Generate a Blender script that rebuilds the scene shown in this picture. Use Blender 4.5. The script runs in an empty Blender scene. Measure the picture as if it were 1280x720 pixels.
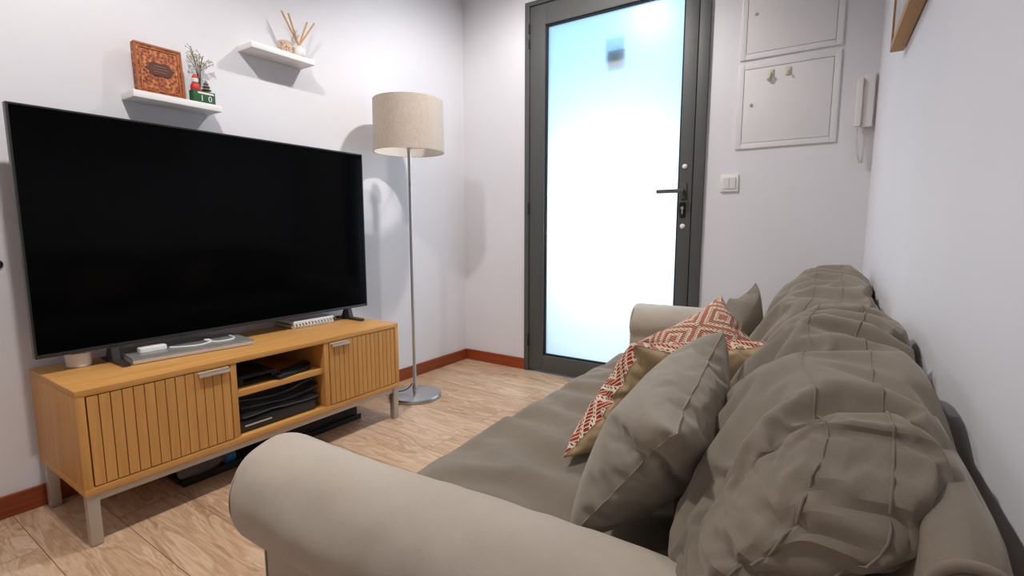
import bpy, bmesh, math, random
import numpy as np
from mathutils import Vector, Matrix, noise

random.seed(7)
PI = math.pi
COL = bpy.context.scene.collection
SC = bpy.context.scene

# ------------------------------------------------------------------ camera
CAM_H = 0.95
F_PX = 621.0
def camera():
    y = Vector((1056-640, -(284-360), -F_PX)).normalized()
    z = Vector((0, -y.z, y.y)); z = (z - z.dot(y)*y).normalized()
    x = y.cross(z)
    m = Matrix((x, y, z)).to_4x4()
    m.translation = Vector((0, 0, CAM_H))
    cd = bpy.data.cameras.new('camera'); co = bpy.data.objects.new('camera', cd)
    COL.objects.link(co); co.matrix_world = m
    cd.sensor_fit = 'HORIZONTAL'; cd.sensor_width = 36; cd.lens = F_PX/1280*36
    cd.clip_start = 0.02; cd.clip_end = 100
    SC.camera = co
camera()

# ------------------------------------------------------------------ room numbers
XL, YB, ZC, YF = -2.241, 2.768, 2.50, -3.6
def wall_right_x(y): return 0.0802 + 0.0294*(YB - y)

# ------------------------------------------------------------------ helpers
def obj(name, bm, m, parent=None, smooth=True, origin=None, auto=None):
    """link bm (vertices in world coordinates) as ONE mesh object"""
    bmesh.ops.recalc_face_normals(bm, faces=bm.faces)
    if parent is not None:
        o0 = parent['_w']; o0 = Vector(o0)
    elif origin is not None:
        o0 = Vector(origin)
    else:
        o0 = Vector((0, 0, 0))
    for v in bm.verts: v.co -= o0
    me = bpy.data.meshes.new(name)
    bm.to_mesh(me); bm.free()
    for mm in (m if isinstance(m, (list, tuple)) else [m]): me.materials.append(mm)
    if smooth:
        me.shade_smooth()
        me.set_sharp_from_angle(angle=math.radians(auto or 35))
    o = bpy.data.objects.new(name, me); COL.objects.link(o)
    if parent is not None:
        o.parent = parent
        o['_w'] = list(o0)
    else:
        o.location = o0; o['_w'] = list(o0)
    return o

def thing(name, label, cat, loc, group=None):
    o = bpy.data.objects.new(name, None); COL.objects.link(o)
    o.location = loc; o['_w'] = list(loc); o['label'] = label; o['category'] = cat
    o.empty_display_size = .05
    if group: o['group'] = group
    return o
def tag(o, label, cat, group=None):
    o['label'] = label; o['category'] = cat
    if group: o['group'] = group
    return o
def struct(name, bm, m, parent=None, smooth=False):
    o = obj(name, bm, m, parent, smooth)
    if parent is None: o['kind'] = 'structure'
    return o

def box(bm, lo, hi, bev=0.0, seg=2, mat=0, M=None):
    t = bmesh.new()
    bmesh.ops.create_cube(t, size=1)
    lo, hi = Vector(lo), Vector(hi)
    for v in t.verts:
        v.co = Vector((lo[i] + (v.co[i]+.5)*(hi[i]-lo[i]) for i in range(3)))
    if bev > 0:
        bmesh.ops.bevel(t, geom=list(t.edges), offset=bev, segments=seg, profile=.6, affect='EDGES')
    if M is not None:
        bmesh.ops.transform(t, matrix=M, verts=t.verts)
    merge(bm, t, mat)
    return bm
def merge(bm, t, mat=0):
    mp = {}
    for v in t.verts: mp[v] = bm.verts.new(v.co)
    for f in t.faces:
        try:
            nf = bm.faces.new([mp[v] for v in f.verts]); nf.material_index = mat
        except ValueError: pass
    t.free()
def lathe(bm, prof, c=(0, 0, 0), n=48, M=None, cap=True):
    """prof: list of (r, z)"""
    rings = []
    c = Vector(c)
    for r, z in prof:
        ring = []
        for k in range(n):
            a = 2*PI*k/n
            p = Vector((r*math.cos(a), r*math.sin(a), z))
            if M is not None: p = M @ p
            ring.append(bm.verts.new(p + c))
        rings.append(ring)
    for a, b in zip(rings, rings[1:]):
        for k in range(n):
            bm.faces.new((a[k], a[(k+1) % n], b[(k+1) % n], b[k]))
    if cap:
        bm.faces.new(rings[0][::-1]); bm.faces.new(rings[-1])
    return bm
def tube(bm, pts, r, n=10, closed=False, cap=True, radii=None):
    pts = [Vector(p) for p in pts]
    rings = []; N = len(pts)
    prev = None
    for i, p in enumerate(pts):
        a = pts[i-1] if (i > 0 or closed) else p
        b = pts[(i+1) % N] if (i < N-1 or closed) else p
        t = (b - a).normalized()
        if prev is None:
            u = t.orthogonal().normalized()
        else:
            u = (prev - prev.dot(t)*t).normalized()
        prev = u
        w = t.cross(u)
        rr = radii[i] if radii else r
        rings.append([bm.verts.new(p + rr*(math.cos(2*PI*k/n)*u + math.sin(2*PI*k/n)*w)) for k in range(n)])
    for i in range(N if closed else N-1):
        A, B = rings[i], rings[(i+1) % N]
        for k in range(n):
            bm.faces.new((A[k], A[(k+1) % n], B[(k+1) % n], B[k]))
    if cap and not closed:
        bm.faces.new(rings[0][::-1]); bm.faces.new(rings[-1])
    return bm
def spline(pts, n=8, closed=False):
    P = [Vector(p) for p in pts]; out = []; N = len(P)
    for i in range(N if closed else N-1):
        if closed:
            p0, p1, p2, p3 = P[i-1], P[i], P[(i+1) % N], P[(i+2) % N]
        else:
            p0 = P[max(i-1, 0)]; p1 = P[i]; p2 = P[i+1]; p3 = P[min(i+2, N-1)]
        for k in range(n):
            t = k/n
            out.append(.5*((2*p1) + (-p0+p2)*t + (2*p0-5*p1+4*p2-p3)*t*t + (-p0+3*p1-3*p2+p3)*t**3))
    if not closed: out.append(P[-1])
    return out
def prism(bm, poly, axis, a, b):
    """poly 2D points extruded along axis from a to b (other axes in xyz order)"""
    def mk(p, d):
        q = list(p); q.insert(axis, d); return Vector(q)
    A = [bm.verts.new(mk(p, a)) for p in poly]; B = [bm.verts.new(mk(p, b)) for p in poly]
    n = len(poly)
    for i in range(n): bm.faces.new((A[i], A[(i+1) % n], B[(i+1) % n], B[i]))
    bm.faces.new(A[::-1]); bm.faces.new(B)
    return bm
def nz(x, y, z=0.0): return noise.noise(Vector((x, y, z)))
def smooth(a, b, x):
    t = min(1, max(0, (x-a)/(b-a))); return t*t*(3-2*t)
def lerp(a, b, t): return a + (b-a)*t

# ------------------------------------------------------------------ materials
def mat(name, color=(.8, .8, .8), rough=.6, metal=0.0, spec=.5, **kw):
    m = bpy.data.materials.new(name); m.use_nodes = True
    b = m.node_tree.nodes['Principled BSDF']
    b.inputs['Base Color'].default_value = (*color, 1)
    b.inputs['Roughness'].default_value = rough
    b.inputs['Metallic'].default_value = metal
    b.inputs['Specular IOR Level'].default_value = spec
    for k, v in kw.items(): b.inputs[k.replace('_', ' ')].default_value = v
    return m
class NT:
    def __init__(s, m): s.t = m.node_tree; s.b = s.t.nodes['Principled BSDF']
    def n(s, typ, ins=None, **attr):
        nd = s.t.nodes.new(typ)
        for k, v in attr.items(): setattr(nd, k, v)
        for k, v in (ins or {}).items():
            if hasattr(v, 'is_output') or isinstance(v, bpy.types.NodeSocket): s.t.links.new(v, nd.inputs[k])
            else: nd.inputs[k].default_value = v
        return nd
    def math(s, op, a, b=0.0, c=0.0):
        nd = s.n('ShaderNodeMath', {0: a, 1: b, 2: c}, operation=op); return nd.outputs[0]
    def link(s, a, b): s.t.links.new(a, b)
    def ramp(s, fac, stops, interp='LINEAR'):
        nd = s.t.nodes.new('ShaderNodeValToRGB'); s.link(fac, nd.inputs[0])
        cr = nd.color_ramp; cr.interpolation = interp
        while len(cr.elements) < len(stops): cr.elements.new(.5)
        for e, (p, c) in zip(cr.elements, stops): e.position = p; e.color = (*c, 1)
        return nd.outputs[0]
    def coords(s, kind='Object', scale=(1, 1, 1), loc=(0, 0, 0)):
        tc = s.n('ShaderNodeTexCoord')
        mp = s.n('ShaderNodeMapping', {'Vector': tc.outputs[kind], 'Scale': scale, 'Location': loc})
        return mp.outputs[0]
    def noise(s, vec, scale=5, detail=4, rough=.5, dist=0.0):
        return s.n('ShaderNodeTexNoise', {'Vector': vec, 'Scale': scale, 'Detail': detail, 'Roughness': rough, 'Distortion': dist})
    def bump(s, h, strength=.2, dist=.01):
        nd = s.n('ShaderNodeBump', {'Height': h, 'Strength': strength, 'Distance': dist})
        s.link(nd.outputs[0], s.b.inputs['Normal']); return nd
    def color(s, sock): s.link(sock, s.b.inputs['Base Color'])

def wall_paint(name, c):
    m = mat(name, c, .55, spec=.3); t = NT(m)
    v = t.coords(); n = t.noise(v, 90, 3); n2 = t.noise(v, 3, 3)
    t.color(t.ramp(n2.outputs[0], [(.3, tuple(x*.97 for x in c)), (.7, c)]))
    t.bump(n.outputs[0], .06, .004)
    return m
M_WALL = wall_paint('wall_paint_white', (.79, .785, .82))
M_CEIL = mat('ceiling_white', (.82, .82, .82), .8)
def wood(name, c1, c2, axis, rough=.45, scale=1.0, c3=None):
    m = mat(name, c1, rough, spec=.35); t = NT(m)
    s = [38, 38, 38]; s[axis] = 2.2
    v = t.coords(scale=[x*scale for x in s])
    n = t.noise(v, 1.0, 5, .6, .6); n2 = t.noise(t.coords(scale=[x*scale*3 for x in s]), 1.0, 3, .6)
    f = t.math('ADD', t.math('MULTIPLY', n.outputs[0], .7), t.math('MULTIPLY', n2.outputs[0], .3))
    t.color(t.ramp(f, [(.32, c2), (.62, c1)]))
    t.bump(n2.outputs[0], .05, .002)
    return m
OAK1, OAK2 = (.65, .335, .102), (.52, .25, .068)
M_OAK_Y = wood('oak_veneer_lengthwise', OAK1, OAK2, 1)
M_OAK_Z = wood('oak_veneer_upright', OAK1, OAK2, 2)
M_OAK_X = wood('oak_veneer_depthwise', OAK1, OAK2, 0)
M_GAP = mat('groove_dark_wood', (.09, .045, .015), .8)
M_MAHOG_Y = wood('mahogany_skirting_shaded', (.31, .068, .024), (.17, .04, .016), 1, .35)  # dimmer light along the left skirting is put into this darker brown
M_MAHOG_X = wood('mahogany_skirting_back', (.36, .068, .018), (.21, .04, .012), 0, .35)
M_STEEL = mat('brushed_nickel', (.62, .61, .58), .33, 1.0)
M_BEIGE_METAL = mat('warm_grey_metal', (.52, .48, .42), .42, .6)
M_BLACK = mat('black_plastic', (.012, .012, .013), .45, spec=.3)
M_SCREEN = mat('television_screen', (.0015, .0015, .002), .10, spec=.06)
M_DOOR = mat('anthracite_door', (.088, .092, .089), .5, spec=.35)
def _door():
    t = NT(M_DOOR); n = t.noise(t.coords(), 420, 2); t.bump(n.outputs[0], .25, .001)
_door()
M_DOORGAP = mat('door_seal', (.01, .01, .012), .8)
M_WHITE = mat('white_plastic', (.82, .81, .79), .35)
M_PANEL = mat('white_enamel', (.80, .79, .80), .16, spec=.5)
M_SHELF = mat('white_lacquer', (.84, .83, .83), .4)
M_CREAM = mat('cream_plastic', (.72, .66, .52), .4)
M_REDW = mat('red_paint', (.55, .02, .025), .5)
M_GREEN = mat('green_paint', (.02, .10, .035), .5)
M_STICK = mat('rattan_reed', (.58, .36, .17), .7)
M_CANVAS = mat('picture_print', (.48, .45, .44), .7)
def _canvas():
    t = NT(M_CANVAS); v = t.coords(); n = t.noise(v, 7, 5, .6, 1.2)
    t.color(t.ramp(n.outputs[0], [(.35, (.36, .33, .32)), (.55, (.52, .49, .48)), (.7, (.62, .60, .58))]))
_canvas()
M_FRAME = wood('pine_frame', (.50, .27, .09), (.40, .20, .06), 1, .5)
M_SILVER = mat('silver_aluminium', (.55, .55, .55), .4, .7)
def _silver():
    t = NT(M_SILVER); v = t.coords(scale=(1, 1, 1)); n = t.n('ShaderNodeTexVoronoi', {'Vector': v, 'Scale': 260})
    t.color(t.ramp(n.outputs[0], [(.1, (.20, .20, .19)), (.4, (.50, .50, .49))]))
_silver()
M_SILVER_EDGE = mat('silver_edge', (.72, .72, .74), .35, .6)
M_PAPER = mat('paper', (.80, .78, .74), .7)
M_SPIRAL = mat('notebook_cover', (.30, .22, .15), .6)
M_GLASSV = mat('clear_glass', (1, 1, 1), .03, Transmission_Weight=1.0, IOR=1.25)
M_TWIG = mat('dried_twig', (.20, .15, .08), .8)
M_BLUE = mat('blue_plastic', (.02, .16, .42), .35)
M_SHADE = mat('linen_shade', (.60, .51, .40), .85)
def _shade():
    t = NT(M_SHADE)
    v = t.coords(scale=(300, 300, 40)); n = t.noise(v, 1, 3, .6)
    v2 = t.coords(scale=(60, 60, 500)); n2 = t.noise(v2, 1, 3, .6)
    f = t.math('ADD', t.math('MULTIPLY', n.outputs[0], .5), t.math('MULTIPLY', n2.outputs[0], .5))
    t.color(t.ramp(f, [(.38, (.49, .41, .34)), (.6, (.61, .53, .455))]))
    t.bump(f, .2, .002)
_shade()
M_SHADE_IN = mat('shade_lining', (.80, .76, .70), .8)

def fabric(name, c, c2, weave=520, sheen=.25, blotch=5):
    m = mat(name, c, .9, spec=.15); t = NT(m)
    t.b.inputs['Sheen Weight'].default_value = sheen
    t.b.inputs['Sheen Roughness'].default_value = .45
    t.b.inputs['Sheen Tint'].default_value = (1, .95, .88, 1)
    v = t.coords()
    n1 = t.noise(v, blotch, 4, .6); n2 = t.noise(v, weave, 2, .5); n3 = t.noise(v, 60, 3, .6)
    f = t.math('ADD', t.math('MULTIPLY', n1.outputs[0], .55), t.math('ADD', t.math('MULTIPLY', n2.outputs[0], .25), t.math('MULTIPLY', n3.outputs[0], .2)))
    t.color(t.ramp(f, [(.35, c2), (.62, c)]))
    h = t.math('ADD', t.math('MULTIPLY', n2.outputs[0], .5), n3.outputs[0])
    t.bump(h, .18, .002)
    return m
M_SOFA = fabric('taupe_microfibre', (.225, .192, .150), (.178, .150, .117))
M_ARM_LIT = fabric('taupe_armrest_lit', (.47, .415, .35), (.42, .365, .305))  # same fabric as the sofa; stronger light on the arms put into the colour
M_SEAM = fabric('taupe_seam', (.22, .185, .145), (.18, .15, .118))
M_PILLOW = fabric('grey_taupe_pillow', (.31, .275, .225), (.25, .22, .178))
M_BEIGE = fabric('beige_linen', (.50, .375, .225), (.42, .30, .175), weave=380, sheen=.1)
M_DARKCLOTH = fabric('black_quilted_cloth', (.018, .018, .02), (.008, .008, .009), weave=300, sheen=.15)

def ikat():
    m = mat('ikat_weave', rough=.95, spec=.1); t = NT(m)
    uv = t.n('ShaderNodeUVMap', uv_map='uv').outputs[0]
    sp = t.n('ShaderNodeSeparateXYZ', {0: uv}); u, v = sp.outputs[0], sp.outputs[1]
    # large stacked diamonds with stepped concentric bands
    du = t.math('ABSOLUTE', t.math('SUBTRACT', t.math('FRACT', t.math('MULTIPLY', u, 2.0)), .5))
    dv = t.math('ABSOLUTE', t.math('SUBTRACT', t.math('FRACT', t.math('ADD', t.math('MULTIPLY', v, 2.0), .25)), .5))
    w = t.math('ADD', t.math('MULTIPLY', du, 1.0), dv)
    nn = t.noise(uv, 26, 2); w = t.math('ADD', w, t.math('MULTIPLY', t.math('SUBTRACT', nn.outputs[0], .5), .05))
    band = t.math('FRACT', t.math('MULTIPLY', w, 5.0))
    which = t.math('FRACT', t.math('MULTIPLY', w, 2.5))
    on = t.math('LESS_THAN', band, .56)
    # dashes along the threads
    dash = t.math('GREATER_THAN', t.math('SINE', t.math('MULTIPLY', t.math('ADD', u, t.math('MULTIPLY', v, .35)), 300.0)), -.72)
    thin = t.math('LESS_THAN', t.math('ABSOLUTE', t.math('SUBTRACT', band, .72)), .07)
    dash2 = t.math('GREATER_THAN', t.math('SINE', t.math('MULTIPLY', t.math('ADD', v, t.math('MULTIPLY', u, .2)), 300.0)), .1)
    red = t.math('MULTIPLY', on, dash)
    dark = t.math('MULTIPLY', thin, dash2)
    fine = t.noise(uv, 240, 2)
    cream = t.ramp(fine.outputs[0], [(.35, (.58, .45, .33)), (.65, (.74, .62, .49))])
    redc = t.ramp(which, [(.0, (.36, .05, .025)), (.5, (.17, .018, .018)), (.9, (.40, .07, .03))])
    m1 = t.n('ShaderNodeMix', data_type='RGBA'); t.link(red, m1.inputs[0]); t.link(cream, m1.inputs[6]); t.link(redc, m1.inputs[7])
    m2 = t.n('ShaderNodeMix', data_type='RGBA'); t.link(dark, m2.inputs[0]); t.link(m1.outputs[2], m2.inputs[6]); m2.inputs[7].default_value = (.045, .02, .02, 1)
    t.color(m2.outputs[2])
    t.bump(t.math('ADD', red, fine.outputs[0]), .3, .002)
    return m
M_IKAT = ikat()

def floor_mat():
    m = mat('wood_look_floor_planks', rough=.30, spec=.5); t = NT(m)
    v = t.coords('Object', loc=(1.426, -.557, 0))
    br = t.n('ShaderNodeTexBrick', {'Vector': v, 'Color1': (0, 0, 0, 1), 'Color2': (1, 1, 1, 1), 'Mortar': (.5, .5, .5, 1), 'Scale': 1.0, 'Mortar Size': .0013, 'Mortar Smooth': .2, 'Bias': 0.0, 'Brick Width': 1.2, 'Row Height': .188}, offset=.42, offset_frequency=2)
    rnd = br.outputs['Color']
    sx = t.n('ShaderNodeSeparateXYZ', {0: v})
    off = t.math('MULTIPLY', rnd, 13.0)
    cv = t.n('ShaderNodeCombineXYZ', {0: t.math('ADD', t.math('MULTIPLY', sx.outputs[0], 2.2), off), 1: t.math('MULTIPLY', sx.outputs[1], 11.0), 2: off})
    big = t.noise(cv.outputs[0], 1.0, 4, .55, 1.4)
    ring = t.math('SINE', t.math('MULTIPLY', big.outputs[0], 42.0))
    cv2 = t.n('ShaderNodeCombineXYZ', {0: t.math('ADD', t.math('MULTIPLY', sx.outputs[0], 9.0), off), 1: t.math('MULTIPLY', sx.outputs[1], 150.0), 2: off})
    fib = t.noise(cv2.outputs[0], 1.0, 4, .6, .4)
    f = t.math('ADD', t.math('MULTIPLY', big.outputs[0], .55), t.math('ADD', t.math('MULTIPLY', ring, .085), t.math('MULTIPLY', fib.outputs[0], .42)))
    f = t.math('ADD', f, t.math('MULTIPLY', t.math('SUBTRACT', rnd, .5), .12))
    c = t.ramp(f, [(.28, (.36, .21, .12)), (.48, (.52, .34, .21)), (.66, (.63, .46, .32))])
    mx = t.n('ShaderNodeMix', data_type='RGBA'); t.link(br.outputs['Fac'], mx.inputs[0]); t.link(c, mx.inputs[6]); mx.inputs[7].default_value = (.17, .11, .065, 1)
    t.color(mx.outputs[2])
    t.bump(t.math('SUBTRACT', t.math('MULTIPLY', fib.outputs[0], .15), br.outputs['Fac']), .25, .003)
    return m
M_FLOOR = floor_mat()

def frosted():
    """slot 0: sandblasted face towards the room; slot 1: clear outer face"""
    m = bpy.data.materials.new('frosted_glass'); m.use_nodes = True
    nt = m.node_tree; nt.nodes.remove(nt.nodes['Principled BSDF'])
    out = nt.nodes['Material Output']
    tr = nt.nodes.new('ShaderNodeBsdfTranslucent'); tr.inputs[0].default_value = (.90, .95, .97, 1)
    gl = nt.nodes.new('ShaderNodeBsdfGlossy'); gl.inputs['Roughness'].default_value = .35
    rf = nt.nodes.new('ShaderNodeBsdfRefraction'); rf.inputs['Roughness'].default_value = .32; rf.inputs['IOR'].default_value = 1.05
    rf.inputs[0].default_value = (.9, .95, .97, 1)
    m0 = nt.nodes.new('ShaderNodeMixShader'); m0.inputs[0].default_value = .3
    nt.links.new(tr.outputs[0], m0.inputs[1]); nt.links.new(rf.outputs[0], m0.inputs[2])
    mx = nt.nodes.new('ShaderNodeMixShader'); mx.inputs[0].default_value = .04
    nt.links.new(m0.outputs[0], mx.inputs[1]); nt.links.new(gl.outputs[0], mx.inputs[2])
    nt.links.new(mx.outputs[0], out.inputs[0])
    c = bpy.data.materials.new('clear_glass_face'); c.use_nodes = True
    nt = c.node_tree; nt.nodes.remove(nt.nodes['Principled BSDF'])
    tp = nt.nodes.new('ShaderNodeBsdfTransparent'); tp.inputs[0].default_value = (.97, .99, 1, 1)
    nt.links.new(tp.outputs[0], nt.nodes['Material Output'].inputs[0])
    return m, c
M_FROST, M_CLEAR = frosted()

# ================================================================== SETTING
bm = bmesh.new(); box(bm, (XL-.15, YF-.15, -.1), (.6, YB+1.6, 0)); struct('floor', bm, M_FLOOR)
bm = bmesh.new(); box(bm, (XL-.15, YF-.15, ZC), (.6, YB+.12, ZC+.1)); struct('ceiling', bm, M_CEIL)
bm = bmesh.new(); box(bm, (XL-.15, YF-.15, 0), (XL, YB+.12, ZC)); struct('wall_left', bm, M_WALL)
DX0, DX1, DZ = -1.732, -.630, 2.317
bm = bmesh.new()
box(bm, (XL, YB, 0), (DX0, YB+.12, ZC)); box(bm, (DX1, YB, 0), (.45, YB+.12, ZC)); box(bm, (DX0, YB, DZ), (DX1, YB+.12, ZC))
struct('wall_back', bm, M_WALL)
bm = bmesh.new()
prism(bm, [(wall_right_x(YB), YB), (wall_right_x(YF), YF), (.55, YF), (.55, YB)], 2, 0, ZC)
struct('wall_right', bm, M_WALL)
bm = bmesh.new(); box(bm, (XL, YF-.12, 0), (.4, YF, ZC)); struct('wall_front', bm, M_WALL)
bm = bmesh.new(); box(bm, (XL, YF, 0), (XL+.013, YB, .074), .002); struct('baseboard_left', bm, M_MAHOG_Y)
bm = bmesh.new(); box(bm, (XL+.013, YB-.013, 0), (DX0-.004, YB, .074), .002); struct('baseboard_back', bm, M_MAHOG_X)

# ------------------------------------------------------------------ door
door = bpy.data.objects.new('door_1', None); COL.objects.link(door)
door.location = (-1.18, YB, 0); door['_w'] = [-1.18, YB, 0]; door['kind'] = 'structure'
yd = YB - .012        # leaf face
def dpart(name, fn, m, parent=None, **k):
    b = bmesh.new(); fn(b); return obj(name, b, m, parent or door, **k)
def f_frame(b):
    box(b, (DX0, yd-.008, 0), (-1.700, YB+.07, DZ), .002)
    box(b, (-.682, yd-.008, 0), (DX1, YB+.07, DZ), .002)
    box(b, (-1.700, yd-.008, 2.292), (-.682, YB+.07, DZ), .002)
dpart('door_frame', f_frame, M_DOOR)
leaf = dpart('door_leaf', lambda b: (
    box(b, (-1.696, yd, .012), (-1.592, YB+.06, 2.288), .002),
    box(b, (-.757, yd, .012), (-.689, YB+.06, 2.288), .002),
    box(b, (-1.592, yd, 2.168), (-.757, YB+.06, 2.288), .002),
    box(b, (-1.592, yd, .012), (-.757, YB+.06, .118), .002)), M_DOOR)
dpart('glazing_bead', lambda b: (
    box(b, (-1.592, yd+.012, .118), (-1.582, yd+.03, 2.168), .001), box(b, (-.767, yd+.012, .118), (-.757, yd+.03, 2.168), .001),
    box(b, (-1.582, yd+.012, .118), (-.767, yd+.03, .128), .001), box(b, (-1.582, yd+.012, 2.158), (-.767, yd+.03, 2.168), .001)), M_DOORGAP, leaf)
def pane():
    b = bmesh.new(); y0, y1 = yd+.030, yd+.037
    box(b, (-1.590, y0, .12), (-.759, y1, 2.166))
    b.faces.ensure_lookup_table()
    for f in b.faces: f.material_index = 0 if abs(f.calc_center_median().y - y0) < 1e-5 else 1
    return obj('glass_pane', b, [M_FROST, M_CLEAR], leaf, smooth=False)
pane()
def seal(b):
    box(b, (-.6885, yd+.004, .012), (-.6825, yd+.012, 2.288)); box(b, (-1.6995, yd+.004, .012), (-1.6965, yd+.012, 2.288))
    box(b, (-1.696, yd+.004, 2.2885), (-.689, yd+.012, 2.2915))
dpart('door_seal', seal, M_DOORGAP)
for z0, z1 in ((2.135, 2.19), (2.045, 2.10), (1.03, 1.11), (.17, .25)):
    dpart('hinge', lambda b: lathe(b, [(.0005, z0), (.0065, z0+.002), (.0065, z1-.002), (.0005, z1)], (-1.698, yd-.008, 0), 14), M_DOORGAP, auto=60)
# lever handle
hx, hz = -.729, 1.140
hd = dpart('handle', lambda b: (box(b, (hx-.015, yd-.008, hz-.042), (hx+.015, yd, hz+.042), .006, 3),
                                tube(b, [(hx, yd-.006, hz), (hx, yd-.05, hz)], .009, 14)), M_DOOR)
dpart('lever', lambda b: box(b, (hx-.132, yd-.060, hz-.010), (hx+.012, yd-.042, hz+.010), .005, 3), M_DOOR, hd)
esc = dpart('escutcheon', lambda b: box(b, (hx-.016, yd-.007, 1.002), (hx+.012, yd, 1.082), .0065, 3), M_DOORGAP)
dpart('lock_cylinder', lambda b: (lathe(b, [(.001, 0), (.0085, 0), (.0085, .012), (.001, .012)], (hx-.002, yd-.004, 1.052), 18, Matrix.Rotation(PI/2, 3, 'X')),
                                  box(b, (hx-.006, yd-.014, 1.020), (hx+.002, yd-.006, 1.050), .002)), M_STEEL, esc)
for z in (1.270, .955):
    dpart('screw_cap', lambda b: lathe(b, [(.001, .008), (.009, .007), (.013, .004), (.0135, 0)], (hx, yd, z), 22, Matrix.Rotation(PI/2, 3, 'X')), M_WHITE, auto=60)

# dark square on the outside of the glass
bm = bmesh.new(); box(bm, (-1.205, YB+.045, 1.845), (-1.100, YB+.055, 1.955), .003)
tag(obj('door_plaque', bm, mat('plaque_dark', (.03, .035, .035), .6), None, origin=(-1.15, YB+.05, 1.845)), 'small dark square plaque showing blurred through the frosted glass door', 'plaque')

# ================================================================== TV CABINET
CX0, CX1, CY0, CY1, CZ = -2.224, -1.800, .449, 1.692, .482
cab = thing('tv_cabinet', 'low oak television cabinet with slatted doors on thin metal legs', 'cabinet', (-2.01, 1.07, 0))
def cpart(name, fn, m, parent=None, **k):
    b = bmesh.new(); fn(b); return obj(name, b, m, parent or cab, **k)
cpart('cabinet_top', lambda b: box(b, (CX0, CY0, .462), (CX1, CY1, CZ), .0015), M_OAK_Y)
cpart('bottom_panel', lambda b: box(b, (CX0, CY0, .160), (CX1, CY1, .182), .0015), M_OAK_Y)
for y0 in (CY0, CY1-.022):
    cpart('side_panel', lambda b: box(b, (CX0, y0, .182), (CX1, y0+.022, .462), .0012), M_OAK_Z)
for y0 in (.884, 1.272):
    cpart('divider', lambda b: box(b, (CX0+.01, y0, .182), (CX1-.003, y0+.022, .462), .001), M_OAK_Z)
cpart('back_panel', lambda b: box(b, (CX0+.001, CY0+.022, .182), (CX0+.009, CY1-.022, .462)), M_OAK_Y)
cpart('shelf', lambda b: box(b, (CX0+.01, .906, .330), (CX1-.012, 1.272, .352), .001), M_OAK_Y)
M_PULL = mat('satin_nickel_pull', (.66, .63, .58), .45, .45)
def slat_door(y0, y1, n, hy0, hy1):
    z0, z1 = .186, .459
    d = cpart('door', lambda b: box(b, (CX1-.022, y0, z0), (CX1-.012, y1, z1)), M_GAP, smooth=False)
    b = bmesh.new(); w = (y1-y0)/n
    for k in range(n):
        box(b, (CX1-.013, y0+k*w+.0012, z0), (CX1-.001, y0+(k+1)*w-.0012, z1), .0008, 1)
    obj('slat_front', b, M_OAK_Z, d)
    b = bmesh.new()
    box(b, (CX1-.006, hy0, .451), (CX1+.012, hy1, .4545), .001); box(b, (CX1+.0085, hy0, .440), (CX1+.012, hy1, .4545), .001)
    obj('handle', b, M_PULL, d)
slat_door(.474, .881, 14, .775, .878)
slat_door(1.297, 1.667, 15, 1.305, 1.395)
for x0 in (CX0+.012, CX1-.040):
    cpart('rail', lambda b: box(b, (x0, CY0+.02, .136), (x0+.03, CY1-.02, .160), .001), M_BEIGE_METAL)
for x0 in (CX0+.012, CX1-.034):
    for y0 in (CY0+.004, CY1-.036):
        cpart('leg', lambda b: (box(b, (x0, y0, .004), (x0+.030, y0+.030, .160), .0015), box(b, (x0+.004, y0+.004, 0), (x0+.026, y0+.026, .004))), M_BEIGE_METAL)

# ------------------------------------------------------------------ television
TX = -2.080; TY0, TY1, TZ0, TZ1 = .436, 1.743, .5375, 1.319
tv = thing('television', 'large black flat screen television standing on the oak cabinet', 'television', (-2.09, 1.09, CZ))
def tpart(name, fn, m, parent=None, **k):
    b = bmesh.new(); fn(b); return obj(name, b, m, parent or tv, **k)
def bezel(b):
    w = .006
    box(b, (TX-.028, TY0, TZ0), (TX, TY0+w, TZ1), .001); box(b, (TX-.028, TY1-w, TZ0), (TX, TY1, TZ1), .001)
    box(b, (TX-.028, TY0+w, TZ1-w), (TX, TY1-w, TZ1), .001); box(b, (TX-.028, TY0+w, TZ0), (TX, TY1-w, TZ0+.012), .001)
tpart('bezel', bezel, mat('bezel_black', (.02, .021, .022), .35))
tpart('screen', lambda b: box(b, (TX-.02, TY0+.006, TZ0+.012), (TX-.003, TY1-.006, TZ1-.006)), M_SCREEN, smooth=False)
tpart('back_housing', lambda b: (box(b, (TX-.040, TY0+.004, TZ0+.004), (TX-.0205, TY1-.004, TZ1-.004), .006),
                                 box(b, (TX-.075, TY0+.15, TZ0+.03), (TX-.039, TY1-.15, TZ0+.42), .015, 3)), M_BLACK)
for fy in (.640, 1.630):
    def foot(b):
        prism(b, [(TX-.008, TZ0+.02), (TX-.026, TZ0+.02), (TX-.055, CZ+.010), (TX-.10, CZ+.008), (TX-.10, CZ), (-1.985, CZ), (-1.985, CZ+.011), (TX+.012, CZ+.013)], 1, fy-.011, fy+.011)
    tpart('foot', foot, mat('foot_dark', (.03, .03, .032), .4))

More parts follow.
